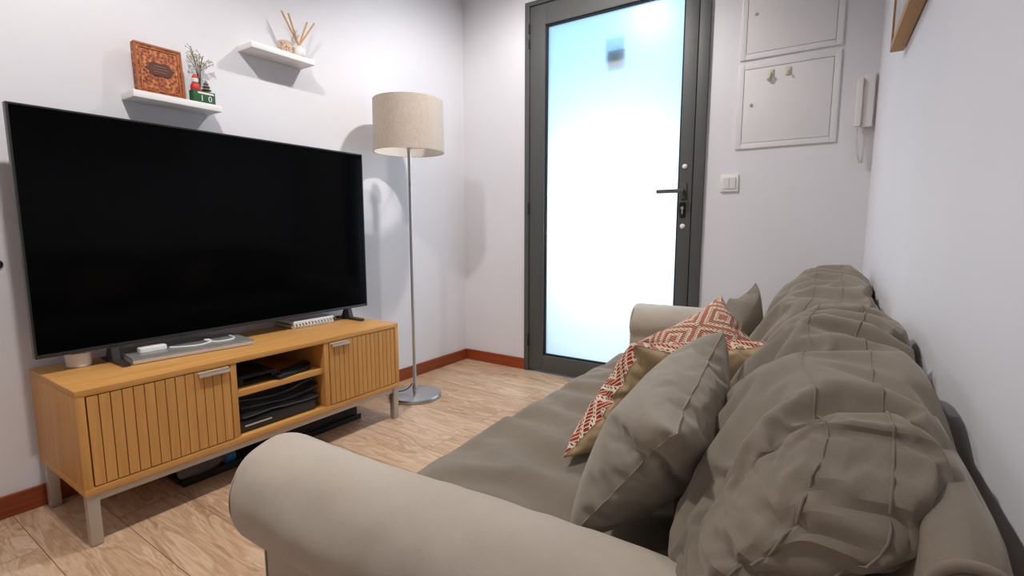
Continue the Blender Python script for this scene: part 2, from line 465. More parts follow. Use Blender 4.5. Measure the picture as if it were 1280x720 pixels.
# ------------------------------------------------------------------ things on the cabinet
zt = CZ
lap = thing('laptop', 'closed silver laptop lying under the television on the oak cabinet', 'laptop', (-2.08, .86, zt))
def on_lap(b, z0, z1, inset=0, bev=.003):
    M = Matrix.Translation((-2.078, .868, 0)) @ Matrix.Rotation(math.radians(-6), 4, 'Z')
    box(b, (-.112+inset, -.200+inset, z0), (.112-inset, .200-inset, z1), bev, 2, 0, M)
b = bmesh.new(); on_lap(b, zt+.002, zt+.0145); obj('laptop_base', b, M_SILVER_EDGE, lap)
b = bmesh.new(); on_lap(b, zt+.0147, zt+.021, .001, .002); obj('lid', b, M_SILVER, lap)
b = bmesh.new(); on_lap(b, zt, zt+.0019, .02, 0); obj('rubber_foot', b, M_BLACK, lap)
bm = bmesh.new()
tube(bm, spline([(-2.06, .80, zt+.0245), (-2.03, .83, zt+.0245), (-2.01, .88, zt+.0245), (-2.03, .93, zt+.0245), (-2.07, .945, zt+.0245), (-2.055, .92, zt+.031), (-2.02, .94, zt+.0245), (-2.005, .98, zt+.0245), (-2.03, 1.02, zt+.0245), (-2.085, 1.03, zt+.0245)], 8), .0032, 8)
tag(obj('cable', bm, M_WHITE, None, origin=(-2.04, .9, zt+.021)), 'white cable curled on the closed silver laptop', 'cable')
bm = bmesh.new(); box(bm, (-2.085, .705, zt+.021), (-2.055, .79, zt+.040), .005, 3)
tag(obj('power_adapter', bm, M_WHITE, None, origin=(-2.07, .74, zt+.021)), 'small white adapter lying on the silver laptop beside the cable', 'adapter')
cup = thing('candle_cup', 'short white candle cup beside the foot of the television', 'candle', (-2.135, .555, zt))
bm = bmesh.new(); lathe(bm, [(.001, 0), (.030, 0), (.034, .004), (.036, .048), (.033, .048), (.031, .035), (.001, .035)], (-2.135, .555, zt), 36); obj('cup', bm, M_WHITE, cup)
bm = bmesh.new(); lathe(bm, [(.001, .0352), (.0305, .0352), (.0305, .038), (.001, .039)], (-2.135, .555, zt), 30); obj('wax', bm, M_CREAM, cup)
# notebook and booklet
nb = thing('spiral_notebook', 'spiral bound notebook on the oak cabinet below the television', 'notebook', (-2.12, 1.44, zt))
def nbM(a): return Matrix.Translation((-2.155, 1.425, 0)) @ Matrix.Rotation(math.radians(a), 4, 'Z')
b = bmesh.new(); box(b, (-.078, -.105, zt+.003), (.066, .105, zt+.016), .001, 1, 0, nbM(-3)); obj('pages', b, M_PAPER, nb)
b = bmesh.new(); box(b, (-.08, -.107, zt), (.068, .107, zt+.003), 0, 1, 0, nbM(-3)); box(b, (-.08, -.107, zt+.016), (.068, .107, zt+.019), 0, 1, 0, nbM(-3)); obj('cover', b, M_SPIRAL, nb)
b = bmesh.new()
for k in range(13):
    yy = -.098 + k*.0163
    c = nbM(-3) @ Vector((.068, yy, zt+.0105))
    ring = [c + Vector((.011*math.cos(a), 0, .0103*math.sin(a))) for a in [2*PI*i/16 for i in range(16)]]
    tube(b, ring, .0034, 7, closed=True)
obj('spiral', b, mat('white_wire', (.78, .76, .72), .4), nb)
bm = bmesh.new(); box(bm, (-.075, -.105, zt+.0215), (.070, .112, zt+.034), .0015, 1, 0, nbM(1))
tag(obj('booklet', bm, mat('booklet_white', (.80, .80, .81), .5), None, origin=(-2.155, 1.425, zt+.0215)), 'white booklet lying on top of the spiral notebook', 'booklet')

# ------------------------------------------------------------------ inside the cabinet
zs = .352
stb = thing('set_top_box', 'black rounded set-top box on the open shelf of the cabinet', 'set-top box', (-1.97, 1.0, zs))
b = bmesh.new(); box(b, (-2.09, .925, zs+.004), (-1.845, 1.085, zs+.042), .012, 4); obj('case', b, M_BLACK, stb)
b = bmesh.new(); box(b, (-2.08, .935, zs), (-1.86, 1.075, zs+.004)); obj('rubber_foot', b, M_BLACK, stb)
b = bmesh.new(); box(b, (-1.8455, .95, zs+.014), (-1.844, 1.06, zs+.03), .0005); obj('display', b, M_SCREEN, stb)
def remote(x, y, rot, z, label, L=.17):
    r = thing('remote_control', label, 'remote control', (x, y, z), 'remote controls on the cabinet shelf')
    M = Matrix.Translation((x, y, z)) @ Matrix.Rotation(math.radians(rot), 4, 'Z')
    b = bmesh.new(); box(b, (-.022, -L/2, 0), (.022, L/2, .018), .006, 3, 0, M); obj('case', b, M_BLACK, r)
    b = bmesh.new()
    for i in range(6):
        for j in range(3):
            box(b, (-.015+j*.011, -L/2+.03+i*.018, .017), (-.007+j*.011, -L/2+.04+i*.018, .0195), .001, 1, 0, M)
    obj('buttons', b, mat('buttons_dark', (.05, .05, .055), .5), r)
remote(-1.850, 1.150, 12, zs, 'black remote control at the front edge of the open cabinet shelf')
remote(-1.905, 1.215, 24, zs, 'black remote control behind the other one on the cabinet shelf', .19)
# flat device + folded black textile below
dev = thing('media_player', 'flat black player with a silver strip under the folded black cloth', 'media player', (-1.98, 1.08, .182))
b = bmesh.new(); box(b, (-2.17, .915, .185), (-1.825, 1.235, .225), .003); obj('case', b, mat('player_black', (.02, .02, .022), .3), dev)
b = bmesh.new(); box(b, (-1.8255, .935, .205), (-1.8235, 1.04, .210)); obj('trim_strip', b, M_SILVER_EDGE, dev)
b = bmesh.new(); box(b, (-2.15, .93, .182), (-1.85, 1.22, .185)); obj('rubber_foot', b, M_BLACK, dev)
def folded(bm):
    # stacked soft layers that sag towards one end
    layers = 3
    for l in range(layers):
        z0 = .226 + l*.0295
        t = bmesh.new(); nx, ny = 40, 44
        def P(i, j, top):
            u, v = i/nx, j/ny
            x = lerp(-2.17, -1.832 - .008*l + .010*nz(v*4, l*3.1), u); y = lerp(.913, 1.262, v)
            fe = min(1, (1-u)*16); se = min(1, min(v, 1-v)*14)
            edge = math.sqrt(max(0, 1-(1-fe)**2)) * math.sqrt(max(0, 1-(1-se)**2))
            th = (.0152 + .003*nz(v*3, l*2.2, 7))*edge + .0002
            z = z0 + .0145 + .006*math.sin(v*5+l*1.3) - .007*math.sin(PI*v)*u + .004*nz(u*4, v*7, l)
            z += (.012*v*v if l > 0 else .004*v)
            return Vector((x, y, max(.2262, z + (th if top else -th))))
        top = [[t.verts.new(P(i, j, 1)) for j in range(ny+1)] for i in range(nx+1)]
        bot = [[t.verts.new(P(i, j, 0)) for j in range(ny+1)] for i in range(nx+1)]
        for g, fl in ((top, 0), (bot, 1)):
            for i in range(nx):
                for j in range(ny):
                    q = [g[i][j], g[i+1][j], g[i+1][j+1], g[i][j+1]]
                    t.faces.new(q[::-1] if fl else q)
        for i in range(nx):
            t.faces.new((top[i][0], bot[i][0], bot[i+1][0], top[i+1][0])); t.faces.new((top[i][ny], top[i+1][ny], bot[i+1][ny], bot[i][ny]))
        for j in range(ny):
            t.faces.new((top[nx][j], bot[nx][j], bot[nx][j+1], top[nx][j+1])); t.faces.new((top[0][j], top[0][j+1], bot[0][j+1], bot[0][j]))
        merge(bm, t)
bm = bmesh.new(); folded(bm)
cl = tag(obj('folded_cloth', bm, M_DARKCLOTH, None, origin=(-2.0, 1.08, .226), auto=70), 'folded black quilted cloth in the lower open compartment of the cabinet', 'cloth')
b = bmesh.new()
for l in (0, 1, 2):
    pts = [(-1.826 - .008*l + .010*nz(v*4, l*3.1), lerp(.93, 1.25, v), .226+l*.0295+.0145+.006*math.sin(v*5+l*1.3)-.007*math.sin(PI*v)+(.012*v*v if l else .004*v)) for v in [k/30 for k in range(31)]]
    tube(b, pts, .0022, 6)
obj('zipper', b, mat('zip_dark', (.06, .06, .06), .5), cl)

# ------------------------------------------------------------------ under the cabinet
tray = thing('storage_tray', 'flat black tray on the floor beneath the oak cabinet', 'tray', (-2.03, 1.15, 0))
b = bmesh.new(); box(b, (-2.14, .765, 0), (-1.955, 1.575, .012), .002); obj('tray_base', b, M_BLACK, tray)
b = bmesh.new()
box(b, (-1.962, .765, .0125), (-1.955, 1.575, .026), .001); box(b, (-2.14, .765, .0125), (-2.133, 1.575, .026), .001)
obj('rim', b, M_BLACK, tray)
bm = bmesh.new(); box(bm, (-2.125, 1.10, .0125), (-1.966, 1.56, .062), .004)
tag(obj('black_case', bm, M_BLACK, None, origin=(-2.05, 1.33, .0125)), 'long black case lying in the tray beneath the cabinet', 'case')
bot = thing('water_bottle', 'clear bottle with a blue cap lying in the black tray', 'bottle', (-2.0, .85, .0125))
R90 = Matrix.Rotation(-PI/2, 3, 'X')
b = bmesh.new(); lathe(b, [(.001, -.09), (.024, -.088), (.027, -.08), (.027, .02), (.024, .04), (.013, .06), (.012, .072), (.001, .072)], (-2.0, .86, .0405), 28, R90); obj('bottle_body', b, mat('clear_plastic', (.9, .9, .9), .1, Transmission_Weight=.9, IOR=1.2), bot)
b = bmesh.new(); lathe(b, [(.001, .073), (.024, .073), (.026, .078), (.026, .105), (.022, .11), (.001, .11)], (-2.0, .86, .0405), 28, R90); obj('bottle_cap', b, M_BLUE, bot)

# ------------------------------------------------------------------ floor lamp
LX, LY = -1.962, 1.960
lamp = thing('floor_lamp', 'tall floor lamp with a beige drum shade in the room corner', 'floor lamp', (LX, LY, 0))
def lpart(name, fn, m, parent=None, **k):
    b = bmesh.new(); fn(b); return obj(name, b, m, parent or lamp, **k)
lpart('base', lambda b: lathe(b, [(.001, 0), (.143, 0), (.146, .004), (.146, .015), (.142, .021), (.06, .0245), (.001, .026)], (LX, LY, 0), 72), mat('base_nickel', (.60, .62, .63), .30, 1.0))
lpart('pole', lambda b: lathe(b, [(.001, .0262), (.013, .0262), (.013, .06), (.0095, .066), (.0095, 1.345), (.012, 1.35), (.012, 1.375), (.001, 1.378)], (LX, LY, 0), 24), M_STEEL)
SR, SZ0, SZ1 = .186, 1.345, 1.610
sh = lpart('lamp_shade', lambda b: lathe(b, [(SR-.003, SZ0), (SR, SZ0), (SR-.004, SZ1), (SR-.007, SZ1), (SR-.003, SZ0)], (LX, LY, 0), 96, cap=False), M_SHADE)
lpart('shade_lining', lambda b: lathe(b, [(SR-.0035, SZ0+.001), (SR-.0075, SZ1-.001), (SR-.009, SZ1-.001), (SR-.005, SZ0+.001), (SR-.0035, SZ0+.001)], (LX, LY, 0), 96, cap=False), M_SHADE_IN, sh)
def spider(b):
    for k in range(3):
        a = 2*PI*k/3 + .3
        tube(b, [(LX+.012*math.cos(a), LY+.012*math.sin(a), 1.366), (LX+(SR-.006)*math.cos(a), LY+(SR-.006)*math.sin(a), 1.366)], .0022, 8)
lpart('shade_spider', spider, M_STEEL)
lpart('socket', lambda b: lathe(b, [(.001, 1.379), (.020, 1.379), (.020, 1.43), (.016, 1.435), (.001, 1.435)], (LX, LY, 0), 24), M_WHITE)
lpart('bulb', lambda b: lathe(b, [(.001, 1.4355), (.013, 1.4355), (.016, 1.45), (.030, 1.48), (.030, 1.50), (.018, 1.525), (.001, 1.53)], (LX, LY, 0), 28), mat('bulb_glass', (.85, .85, .83), .4))
ch = lpart('pull_chain', lambda b: tube(b, [(LX+.02, LY-.018, 1.385), (LX+.026, LY-.02, 1.30), (LX+.026, LY-.02, 1.185)], .0012, 6), M_STEEL)
lpart('chain_knob', lambda b: lathe(b, [(.0005, 1.168), (.004, 1.171), (.005, 1.178), (.003, 1.186), (.0005, 1.188)], (LX+.026, LY-.02, 0), 12), M_STEEL, ch)
lpart('power_cord', lambda b: tube(b, spline([(LX-.012, LY-.008, .075), (LX-.03, LY-.03, .045), (LX-.06, LY-.06, .034), (LX-.10, LY-.08, .032), (LX-.15, LY-.09, .03), (LX-.20, LY-.07, .012), (LX-.24, LY-.02, .005)], 8), .003, 8), mat('cord_dark', (.05, .05, .05), .5))

# ------------------------------------------------------------------ wall shelves
def shelf(y0, y1, z, label, depth):
    bm = bmesh.new(); box(bm, (XL, y0, z), (XL+depth, y1, z+.024), .002)
    return tag(obj('wall_shelf', bm, M_SHELF, None, origin=(XL, (y0+y1)/2, z)), label, 'wall shelf', 'white floating shelves above the television')
S1, S2 = 1.413, 1.705
shelf(.783, 1.088, S1, 'white floating shelf holding the ornate orange book', .108)
shelf(1.224, 1.527, S2, 'white floating shelf holding the reed diffuser', .113)
# ornate book
s1 = S1 + .024
bk = thing('ornate_book', 'ornate orange and brown tooled book standing on the white shelf', 'book', (-2.19, .89, s1))
def ornate():
    m = mat('tooled_leather', rough=.55); t = NT(m); v = t.coords()
    vo = t.n('ShaderNodeTexVoronoi', {'Vector': v, 'Scale': 105}, feature='SMOOTH_F1'); n = t.noise(v, 100, 3, .6, 3.0)
    f = t.math('ADD', t.math('MULTIPLY', vo.outputs[0], .6), t.math('MULTIPLY', n.outputs[0], .6))
    t.color(t.ramp(f, [(.40, (.09, .02, .012)), (.52, (.30, .055, .018)), (.62, (.46, .14, .035)), (.76, (.55, .30, .10))]))
    t.bump(f, .5, .003); return m
M_ORN = ornate()
M_ORN_B = mat('tooled_border', (.34, .10, .03), .55); M_ORN_D = mat('cartouche_brown', (.09, .03, .022), .6)
by0, by1, bz0, bz1 = .812, .968, s1, s1+.183
bxm = Matrix.Translation((-2.165, 0, s1)) @ Matrix.Rotation(math.radians(-4), 4, 'Y') @ Matrix.Translation((2.165, 0, -s1))
def bpart(name, fn, m, parent=bk):
    b = bmesh.new(); fn(b); bmesh.ops.transform(b, matrix=bxm, verts=b.verts); return obj(name, b, m, parent)
bpart('book_cover', lambda b: box(b, (-2.195, by0, bz0+.0025), (-2.168, by1, bz1), .002), M_ORN)
def border(b):
    for ins, w in ((.0, .007), (.013, .004)):
        x0, x1 = -2.1678, -2.1655
        a0, a1, c0, c1 = by0+ins, by1-ins, bz0+.0025+ins, bz1-ins
        box(b, (x0, a0, c0), (x1, a0+w, c1)); box(b, (x0, a1-w, c0), (x1, a1, c1)); box(b, (x0, a0+w, c0), (x1, a1-w, c0+w)); box(b, (x0, a0+w, c1-w), (x1, a1-w, c1))
bpart('border', border, M_ORN_B)
def cart(b):
    pts = []
    for k in range(48):
        a = 2*PI*k/48; r = 1 + .10*math.cos(6*a) + .05*math.cos(10*a)
        pts.append(((by0+by1)/2 + .047*r*math.cos(a)*(1-.1*math.cos(2*a)), bz0+.098 + .024*r*math.sin(a)))
    prism(b, pts, 0, -2.1677, -2.1650)
ct = bpart('cartouche', cart, M_ORN_D)
def rules(b):
    for k, w in enumerate((.020, .028, .022)):
        z = bz0+.098 + (1-k)*.010
        box(b, (-2.1649, (by0+by1)/2-w, z-.0012), (-2.1643, (by0+by1)/2+w, z+.0012))
bpart('gilt_lines', rules, mat('gilt_line', (.28, .12, .06), .5), ct)

# calendar block
cal = thing('perpetual_calendar', 'small green block calendar reading 1 0 on the white shelf', 'calendar', (-2.155, 1.02, s1))
cy0, cy1 = .985, 1.068
b = bmesh.new(); box(b, (-2.175, cy0, s1), (-2.142, cy1, s1+.046), .002); obj('calendar_block', b, M_GREEN, cal)
b = bmesh.new(); box(b, (-2.142, cy0+.018, s1+.034), (-2.1405, cy1-.006, s1+.041), .0004); obj('month_strip', b, M_PAPER, cal)
def digit(ch, y, parent):
    cu = bpy.data.curves.new('digit', 'FONT'); cu.body = ch; cu.size = .030; cu.extrude = .0006; cu.align_x = 'CENTER'
    cu.materials.append(M_PAPER)
    tmp = bpy.data.objects.new('digit_outline', cu); COL.objects.link(tmp)
    me = bpy.data.meshes.new_from_object(tmp.evaluated_get(bpy.context.evaluated_depsgraph_get()))
    bpy.data.objects.remove(tmp); bpy.data.curves.remove(cu)
    if not me.materials: me.materials.append(M_PAPER)
    o = bpy.data.objects.new('digit', me); COL.objects.link(o); o.parent = parent
    w = Vector(parent['_w'])
    o.matrix_local = Matrix.Translation(Vector((-2.1408, y, s1+.008)) - w) @ Matrix(((0, 0, 1, 0), (1, 0, 0, 0), (0, 1, 0, 0), (0, 0, 0, 1)))
digit('1', cy0+.032, cal); digit('0', cy0+.062, cal)
# ornament on the calendar: red and white figure without a face, and a little bare fir
orn = thing('red_ornament', 'tiny red and white rounded ornament on the green calendar', 'ornament', (-2.158, 1.0, s1+.046))
oc = (-2.158, 1.003, s1+.046)
b = bmesh.new(); lathe(b, [(.001, 0), (.016, .001), (.018, .010), (.014, .022), (.009, .028), (.001, .029)], oc, 22); obj('body', b, M_REDW, orn)
b = bmesh.new(); lathe(b, [(.001, .0295), (.010, .030), (.0125, .037), (.011, .045), (.001, .046)], oc, 22); obj('collar', b, M_PAPER, orn)
b = bmesh.new(); lathe(b, [(.001, .0465), (.011, .0465), (.009, .054), (.004, .061), (.001, .062)], oc, 22); obj('cap', b, M_REDW, orn)
fir = thing('tiny_fir_tree', 'tiny grey toy fir tree beside the red ornament', 'ornament', (-2.158, 1.04, s1+.046))
b = bmesh.new()
for z0, r in ((.008, .019), (.020, .015), (.031, .010)):
    lathe(b, [(.001, z0), (r, z0), (r*.55, z0+.008), (.001, z0+.015)], (-2.158, 1.043, s1+.046), 9)
obj('branches', b, mat('grey_wood', (.16, .13, .11), .8), fir, smooth=False)
b = bmesh.new(); lathe(b, [(.001, 0), (.010, 0), (.010, .0035), (.003, .0035), (.003, .0078), (.001, .0079)], (-2.158, 1.043, s1+.046), 14); obj('trunk', b, M_REDW, fir)
# glass vase with dried sprigs
vx, vy = -2.205, 1.04
vase = thing('glass_vase', 'clear rounded glass vase behind the green calendar', 'vase', (vx, vy, s1))
b = bmesh.new()
lathe(b, [(.001, 0), (.020, 0), (.026, .006), (.034, .04), (.032, .075), (.016, .11), (.013, .125), (.017, .135), (.0155, .135), (.0115, .125), (.0145, .108), (.030, .074), (.032, .04), (.024, .008), (.001, .006)], (vx, vy, s1), 36)
obj('vase_body', b, M_GLASSV, vase)
spr = thing('dried_sprig', 'dried twig bouquet with pale blossoms standing in the glass vase', 'dried flowers', (vx, vy, s1+.008))
b = bmesh.new(); bl = bmesh.new()
rr = random.Random(4)
for k in range(11):
    a = rr.uniform(0, 2*PI); sp_ = rr.uniform(.012, .055); h = rr.uniform(.17, .225)
    tip = Vector((max(vx+sp_*.35*math.cos(a), XL+.012), vy + sp_*math.sin(a)*1.1, s1+h))
    p0 = Vector((vx, vy, s1+.012)); p1 = Vector((vx, vy + .008*math.sin(a), s1+.128))
    pts = spline([p0, p1, p1.lerp(tip, .5)+Vector((0, 0, .006)), tip], 5)
    tube(b, pts, .0013, 5)
    for q in range(5):
        p = p1.lerp(tip, rr.uniform(.35, 1)); d = Vector((rr.uniform(-.006, .008), rr.uniform(-.018, .018), rr.uniform(-.004, .016)))
        tube(b, [p, p+d], .0007, 4)
        t = bmesh.new(); bmesh.ops.create_icosphere(t, subdivisions=1, radius=rr.uniform(.002, .0038), matrix=Matrix.Translation(p+d)); merge(bl, t)
obj('stems', b, M_TWIG, spr); obj('blossoms', bl, mat('dried_blossom', (.55, .52, .40), .8), spr)

# reed diffuser and printed tin
s2 = S2 + .024
df = thing('reed_diffuser', 'white reed diffuser with wooden sticks on the upper white shelf', 'diffuser', (-2.172, 1.475, s2))
b = bmesh.new(); lathe(b, [(.001, .006), (.026, .006), (.030, .012), (.030, .038), (.026, .046), (.012, .050), (.010, .056), (.001, .056)], (-2.172, 1.475, s2), 32); obj('bottle', b, M_WHITE, df)
b = bmesh.new(); lathe(b, [(.001, 0), (.030, 0), (.033, .003), (.031, .0058), (.001, .0058)], (-2.172, 1.475, s2), 32); obj('saucer', b, mat('saucer_brown', (.13, .07, .04), .5), df)
for dy, dx, l in ((-.075, -.006, .165), (-.060, .022, .15), (.062, -.018, .16), (.082, .008, .155)):
    b = bmesh.new()
    p = Vector((-2.172, 1.475, s2+.050)); tip = p + Vector((dx, dy, .135*l/.16))
    tube(b, [p + (p-tip)*.05 + Vector((0, 0, .008)), tip], .0040, 8); obj('reed', b, M_STICK, df)
def tinm():
    m = mat('printed_tin', rough=.45); t = NT(m); v = t.coords(); n = t.noise(v, 95, 2, .5, 1.5)
    t.color(t.ramp(n.outputs[0], [(.38, (.34, .05, .05)), (.47, (.66, .50, .36)), (.6, (.70, .58, .44))])); return m
tn = thing('printed_tin', 'round cream tin with red print beside the reed diffuser', 'tin', (-2.172, 1.405, s2))
b = bmesh.new(); lathe(b, [(.001, 0), (.030, 0), (.031, .002), (.031, .046), (.001, .046)], (-2.172, 1.408, s2), 32); obj('tin_body', b, tinm(), tn)
b = bmesh.new(); lathe(b, [(.001, .0462), (.0325, .0462), (.0325, .053), (.030, .056), (.001, .056)], (-2.172, 1.408, s2), 32); obj('lid', b, mat('tin_lid', (.62, .50, .40), .4), tn)

# dark hook at the picture's edge
hk = thing('wall_hook', 'small dark wall hook beyond the edge of the television', 'hook', (XL, .412, .833))
b = bmesh.new(); lathe(b, [(.001, 0), (.014, 0), (.014, .004), (.001, .005)], (XL, .407, .833), 20, Matrix.Rotation(PI/2, 3, 'Y')); obj('plate', b, M_BLACK, hk)
b = bmesh.new(); tube(b, spline([(XL+.005, .407, .833), (XL+.022, .407, .832), (XL+.03, .407, .842)], 5), .005, 10); obj('peg', b, M_BLACK, hk)

# ------------------------------------------------------------------ back wall fittings
def meter_panel(x0, x1, z0, z1, label, lock_z):
    p = thing('meter_panel', label, 'electrical panel', ((x0+x1)/2, YB, z0), 'white service panels on the back wall')
    b = bmesh.new(); w = .026; y = YB-.008
    box(b, (x0, y, z0), (x0+w, YB, z1), .002); box(b, (x1-w, y, z0), (x1, YB, z1), .002)
    box(b, (x0+w, y, z0), (x1-w, YB, z0+w), .002); box(b, (x0+w, y, z1-w), (x1-w, YB, z1), .002)
    obj('panel_frame', b, M_PANEL, p)
    d = obj('panel_door', box(bmesh.new(), (x0+w+.002, y+.001, z0+w+.002), (x1-w-.002, YB-.001, z1-w-.002), .001), M_PANEL, p)
    lk = bmesh.new(); lathe(lk, [(.001, .006), (.006, .006), (.008, .003), (.008, 0)], (x0+w+.038, y+.003, lock_z), 18, Matrix.Rotation(PI/2, 3, 'X')); obj('lock', lk, M_STEEL, d)
    return p
meter_panel(-.488, -.062, 1.338, 1.742, 'white metal service panel with two sticky hooks on its door', 1.545)
meter_panel(-.486, -.062, 1.762, 2.165, 'white metal service panel mounted above the one with sticky hooks', 1.968)
def hook(x, z, label, loop):
    h = thing('adhesive_hook', label, 'adhesive hook', (x, YB-.007, z), 'sticky hooks on the lower service panel')
    b = bmesh.new(); box(b, (x-.011, YB-.0135, z-.018), (x+.011, YB-.007, z+.018), .002); obj('pad', b, mat('hook_pad', (.70, .66, .55), .35), h)
    b = bmesh.new()
    q = [(x, YB-.0135, z+.004), (x, YB-.020, z-.010), (x, YB-.028, z-.014), (x, YB-.028, z-.004)]
    tube(b, spline(q, 5), .0035 if loop else .0022, 8); obj('hook_arm', b, M_CREAM, h)
    if loop:
        b = bmesh.new(); box(b, (x-.016, YB-.030, z-.030), (x-.002, YB-.0073, z-.017), .003); obj('clip', b, M_CREAM, h)
hook(-.345, 1.683, 'cream sticky hook with a small clip on the service panel door', True)
hook(-.272, 1.683, 'plain cream sticky hook beside the one with the clip', False)
sw = thing('light_switch', 'white double rocker light switch beside the glass door', 'light switch', (-.506, YB, 1.173))
b = bmesh.new(); box(b, (-.549, YB-.009, 1.130), (-.463, YB, 1.216), .003); obj('switch_plate', b, M_WHITE, sw)
for x0 in (-.533, -.504):
    b = bmesh.new(); prism(b, [(YB-.0091, 1.146), (YB-.0125, 1.146), (YB-.016, 1.200), (YB-.0091, 1.200)], 0, x0, x0+.027); obj('rocker', b, M_PANEL, sw)
ic = thing('door_intercom', 'white handset intercom beside the corner of the room', 'intercom', (.04, YB, 1.38))
b = bmesh.new(); box(b, (.030, YB-.022, 1.388), (.070, YB, 1.616), .006, 3); box(b, (.006, YB-.018, 1.41), (.030, YB, 1.600), .003); obj('intercom_base', b, M_WHITE, ic)
b = bmesh.new(); box(b, (.004, YB-.036, 1.392), (.027, YB-.024, 1.600), .006, 3); box(b, (.004, YB-.0245, 1.392), (.027, YB-.0185, 1.428), .004, 2); box(b, (.004, YB-.0245, 1.560), (.027, YB-.0185, 1.600), .004, 2); obj('handset', b, M_WHITE, ic)
b = bmesh.new()
path = spline([(.016, YB-.030, 1.392), (.018, YB-.028, 1.33), (.026, YB-.030, 1.26), (.040, YB-.022, 1.236), (.046, YB-.018, 1.27), (.047, YB-.015, 1.34), (.048, YB-.014, 1.388)], 22)
coil = []
for k, p in enumerate(path):
    a = k*1.6; coil.append(p + Vector((.0048*math.cos(a), .0048*math.sin(a), 0)))
tube(b, coil, .0018, 6); obj('coiled_cord', b, mat('cord_cream', (.66, .62, .56), .5), ic)

# ------------------------------------------------------------------ framed picture on the right wall
pic = thing('framed_picture', 'wood framed picture hanging on the wall above the sofa', 'picture', (.09, 1.4, 1.445))
def pslab(b, y0, y1, z0, z1, d0, d1):
    # box following the right wall, d = distance from the wall
    pts = []
    for y in (y0, y1):
        for d in (d0, d1):
            for z in (z0, z1): pts.append(Vector((wall_right_x(y)-d, y, z)))
    v = [b.verts.new(p) for p in pts]
    for q in ((0, 1, 3, 2), (4, 6, 7, 5), (0, 4, 5, 1), (2, 3, 7, 6), (0, 2, 6, 4), (1, 5, 7, 3)): b.faces.new([v[i] for i in q])
b = bmesh.new()
y0, y1, z0, z1 = 1.02, 1.84, 1.445, 2.05; w = .020
pslab(b, y0, y1, z0, z0+w, .003, .034); pslab(b, y0, y1, z1-w, z1, .003, .034); pslab(b, y0, y0+w, z0+w, z1-w, .003, .034); pslab(b, y1-w, y1, z0+w, z1-w, .003, .034)
obj('picture_frame', b, M_FRAME, pic, smooth=False)
b = bmesh.new(); pslab(b, y0+w, y1-w, z0+w, z1-w, .003, .030); obj('print', b, M_CANVAS, pic, smooth=False)

# ================================================================== SOFA
sofa = thing('sofa', 'taupe slipcovered sofa along the white wall with plump back cushions', 'sofa', (-.40, 1.54, 0))
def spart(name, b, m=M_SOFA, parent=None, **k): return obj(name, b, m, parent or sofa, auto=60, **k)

def armrest(yc, s, x_front, x_back, zc=.448, R=.100):
    """rolled armrest along x; s = +1 when the seat lies towards +y"""
    b = bmesh.new()
    prof = []
    for k in range(5): prof.append((-.035, lerp(.07, .33, k/4)))           # outer panel
    a0 = math.radians(245)
    for k in range(41):
        a = lerp(a0, math.radians(-32), k/40)
        prof.append((R*math.cos(a), zc - 0 + R*math.sin(a)))
    for k in range(6): prof.append((.086, lerp(.385, .07, k/5)))            # inner panel
    nsec = 90; rings = []
    for i in range(nsec+1):
        t = i/nsec
        if t < .12:
            q = t/.12; x = x_front + .028*(1-math.cos(q*PI/2)); sc = 1 - .030*(1-math.sin(q*PI/2))/.10 * 1.0
            sc = lerp(.84, 1.0, math.sqrt(1-(1-q)**2))
        else:
            x = lerp(x_front+.028, x_back, (t-.12)/.88); sc = 1
        ring = []
        for j, (yy, zz) in enumerate(prof):
            ang = j/len(prof)
            d = .004*nz(x*6, ang*9+s*5, 2) + .0018*nz(x*22, ang*14, 4)
            sag = -.022*smooth(x_front+.1, -.1, x)
            y = yc + s*(yy*sc); z = zc + (zz-zc)*(sc if zz > .3 else 1)
            n = Vector((0, s*yy, zz-zc)); n = n.normalized() if zz > .33 else Vector((0, s*(1 if yy > 0 else -1), 0))
            ring.append(b.verts.new(Vector((x, y, z-sag)) + n*d))
        rings.append(ring)
    n = len(prof)
    for A, B in zip(rings, rings[1:]):
        for k in range(n): b.faces.new((A[k], A[(k+1) % n], B[(k+1) % n], B[k]))
    b.faces.new(rings[0][::-1]); b.faces.new(rings[-1])
    a = spart('armrest', b, M_ARM_LIT)
    # piping around the front panel
    pp = bmesh.new()
    pts = [v for v in [Vector((x_front+.012, yc + s*yy*.93, zc+(zz-zc)*(.93 if zz > .3 else 1))) for yy, zz in prof[2:-2]]]
    tube(pp, pts, .0045, 8); spart('piping', pp, M_SEAM, a)
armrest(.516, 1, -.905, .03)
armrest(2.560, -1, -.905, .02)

# base and skirt
b = bmesh.new(); box(b, (-.735, .608, .055), (.02, 2.468, .285), .012, 3); spart('base', b)
for lx, ly in ((-.80, .50), (-.80, 2.575), (-.02, .50), (-.02, 2.575)):
    b = bmesh.new(); lathe(b, [(.001, 0), (.022, 0), (.026, .069), (.001, .069)], (lx, ly, 0), 20); obj('leg', b, mat('leg_dark_wood', (.10, .05, .03), .5), sofa)
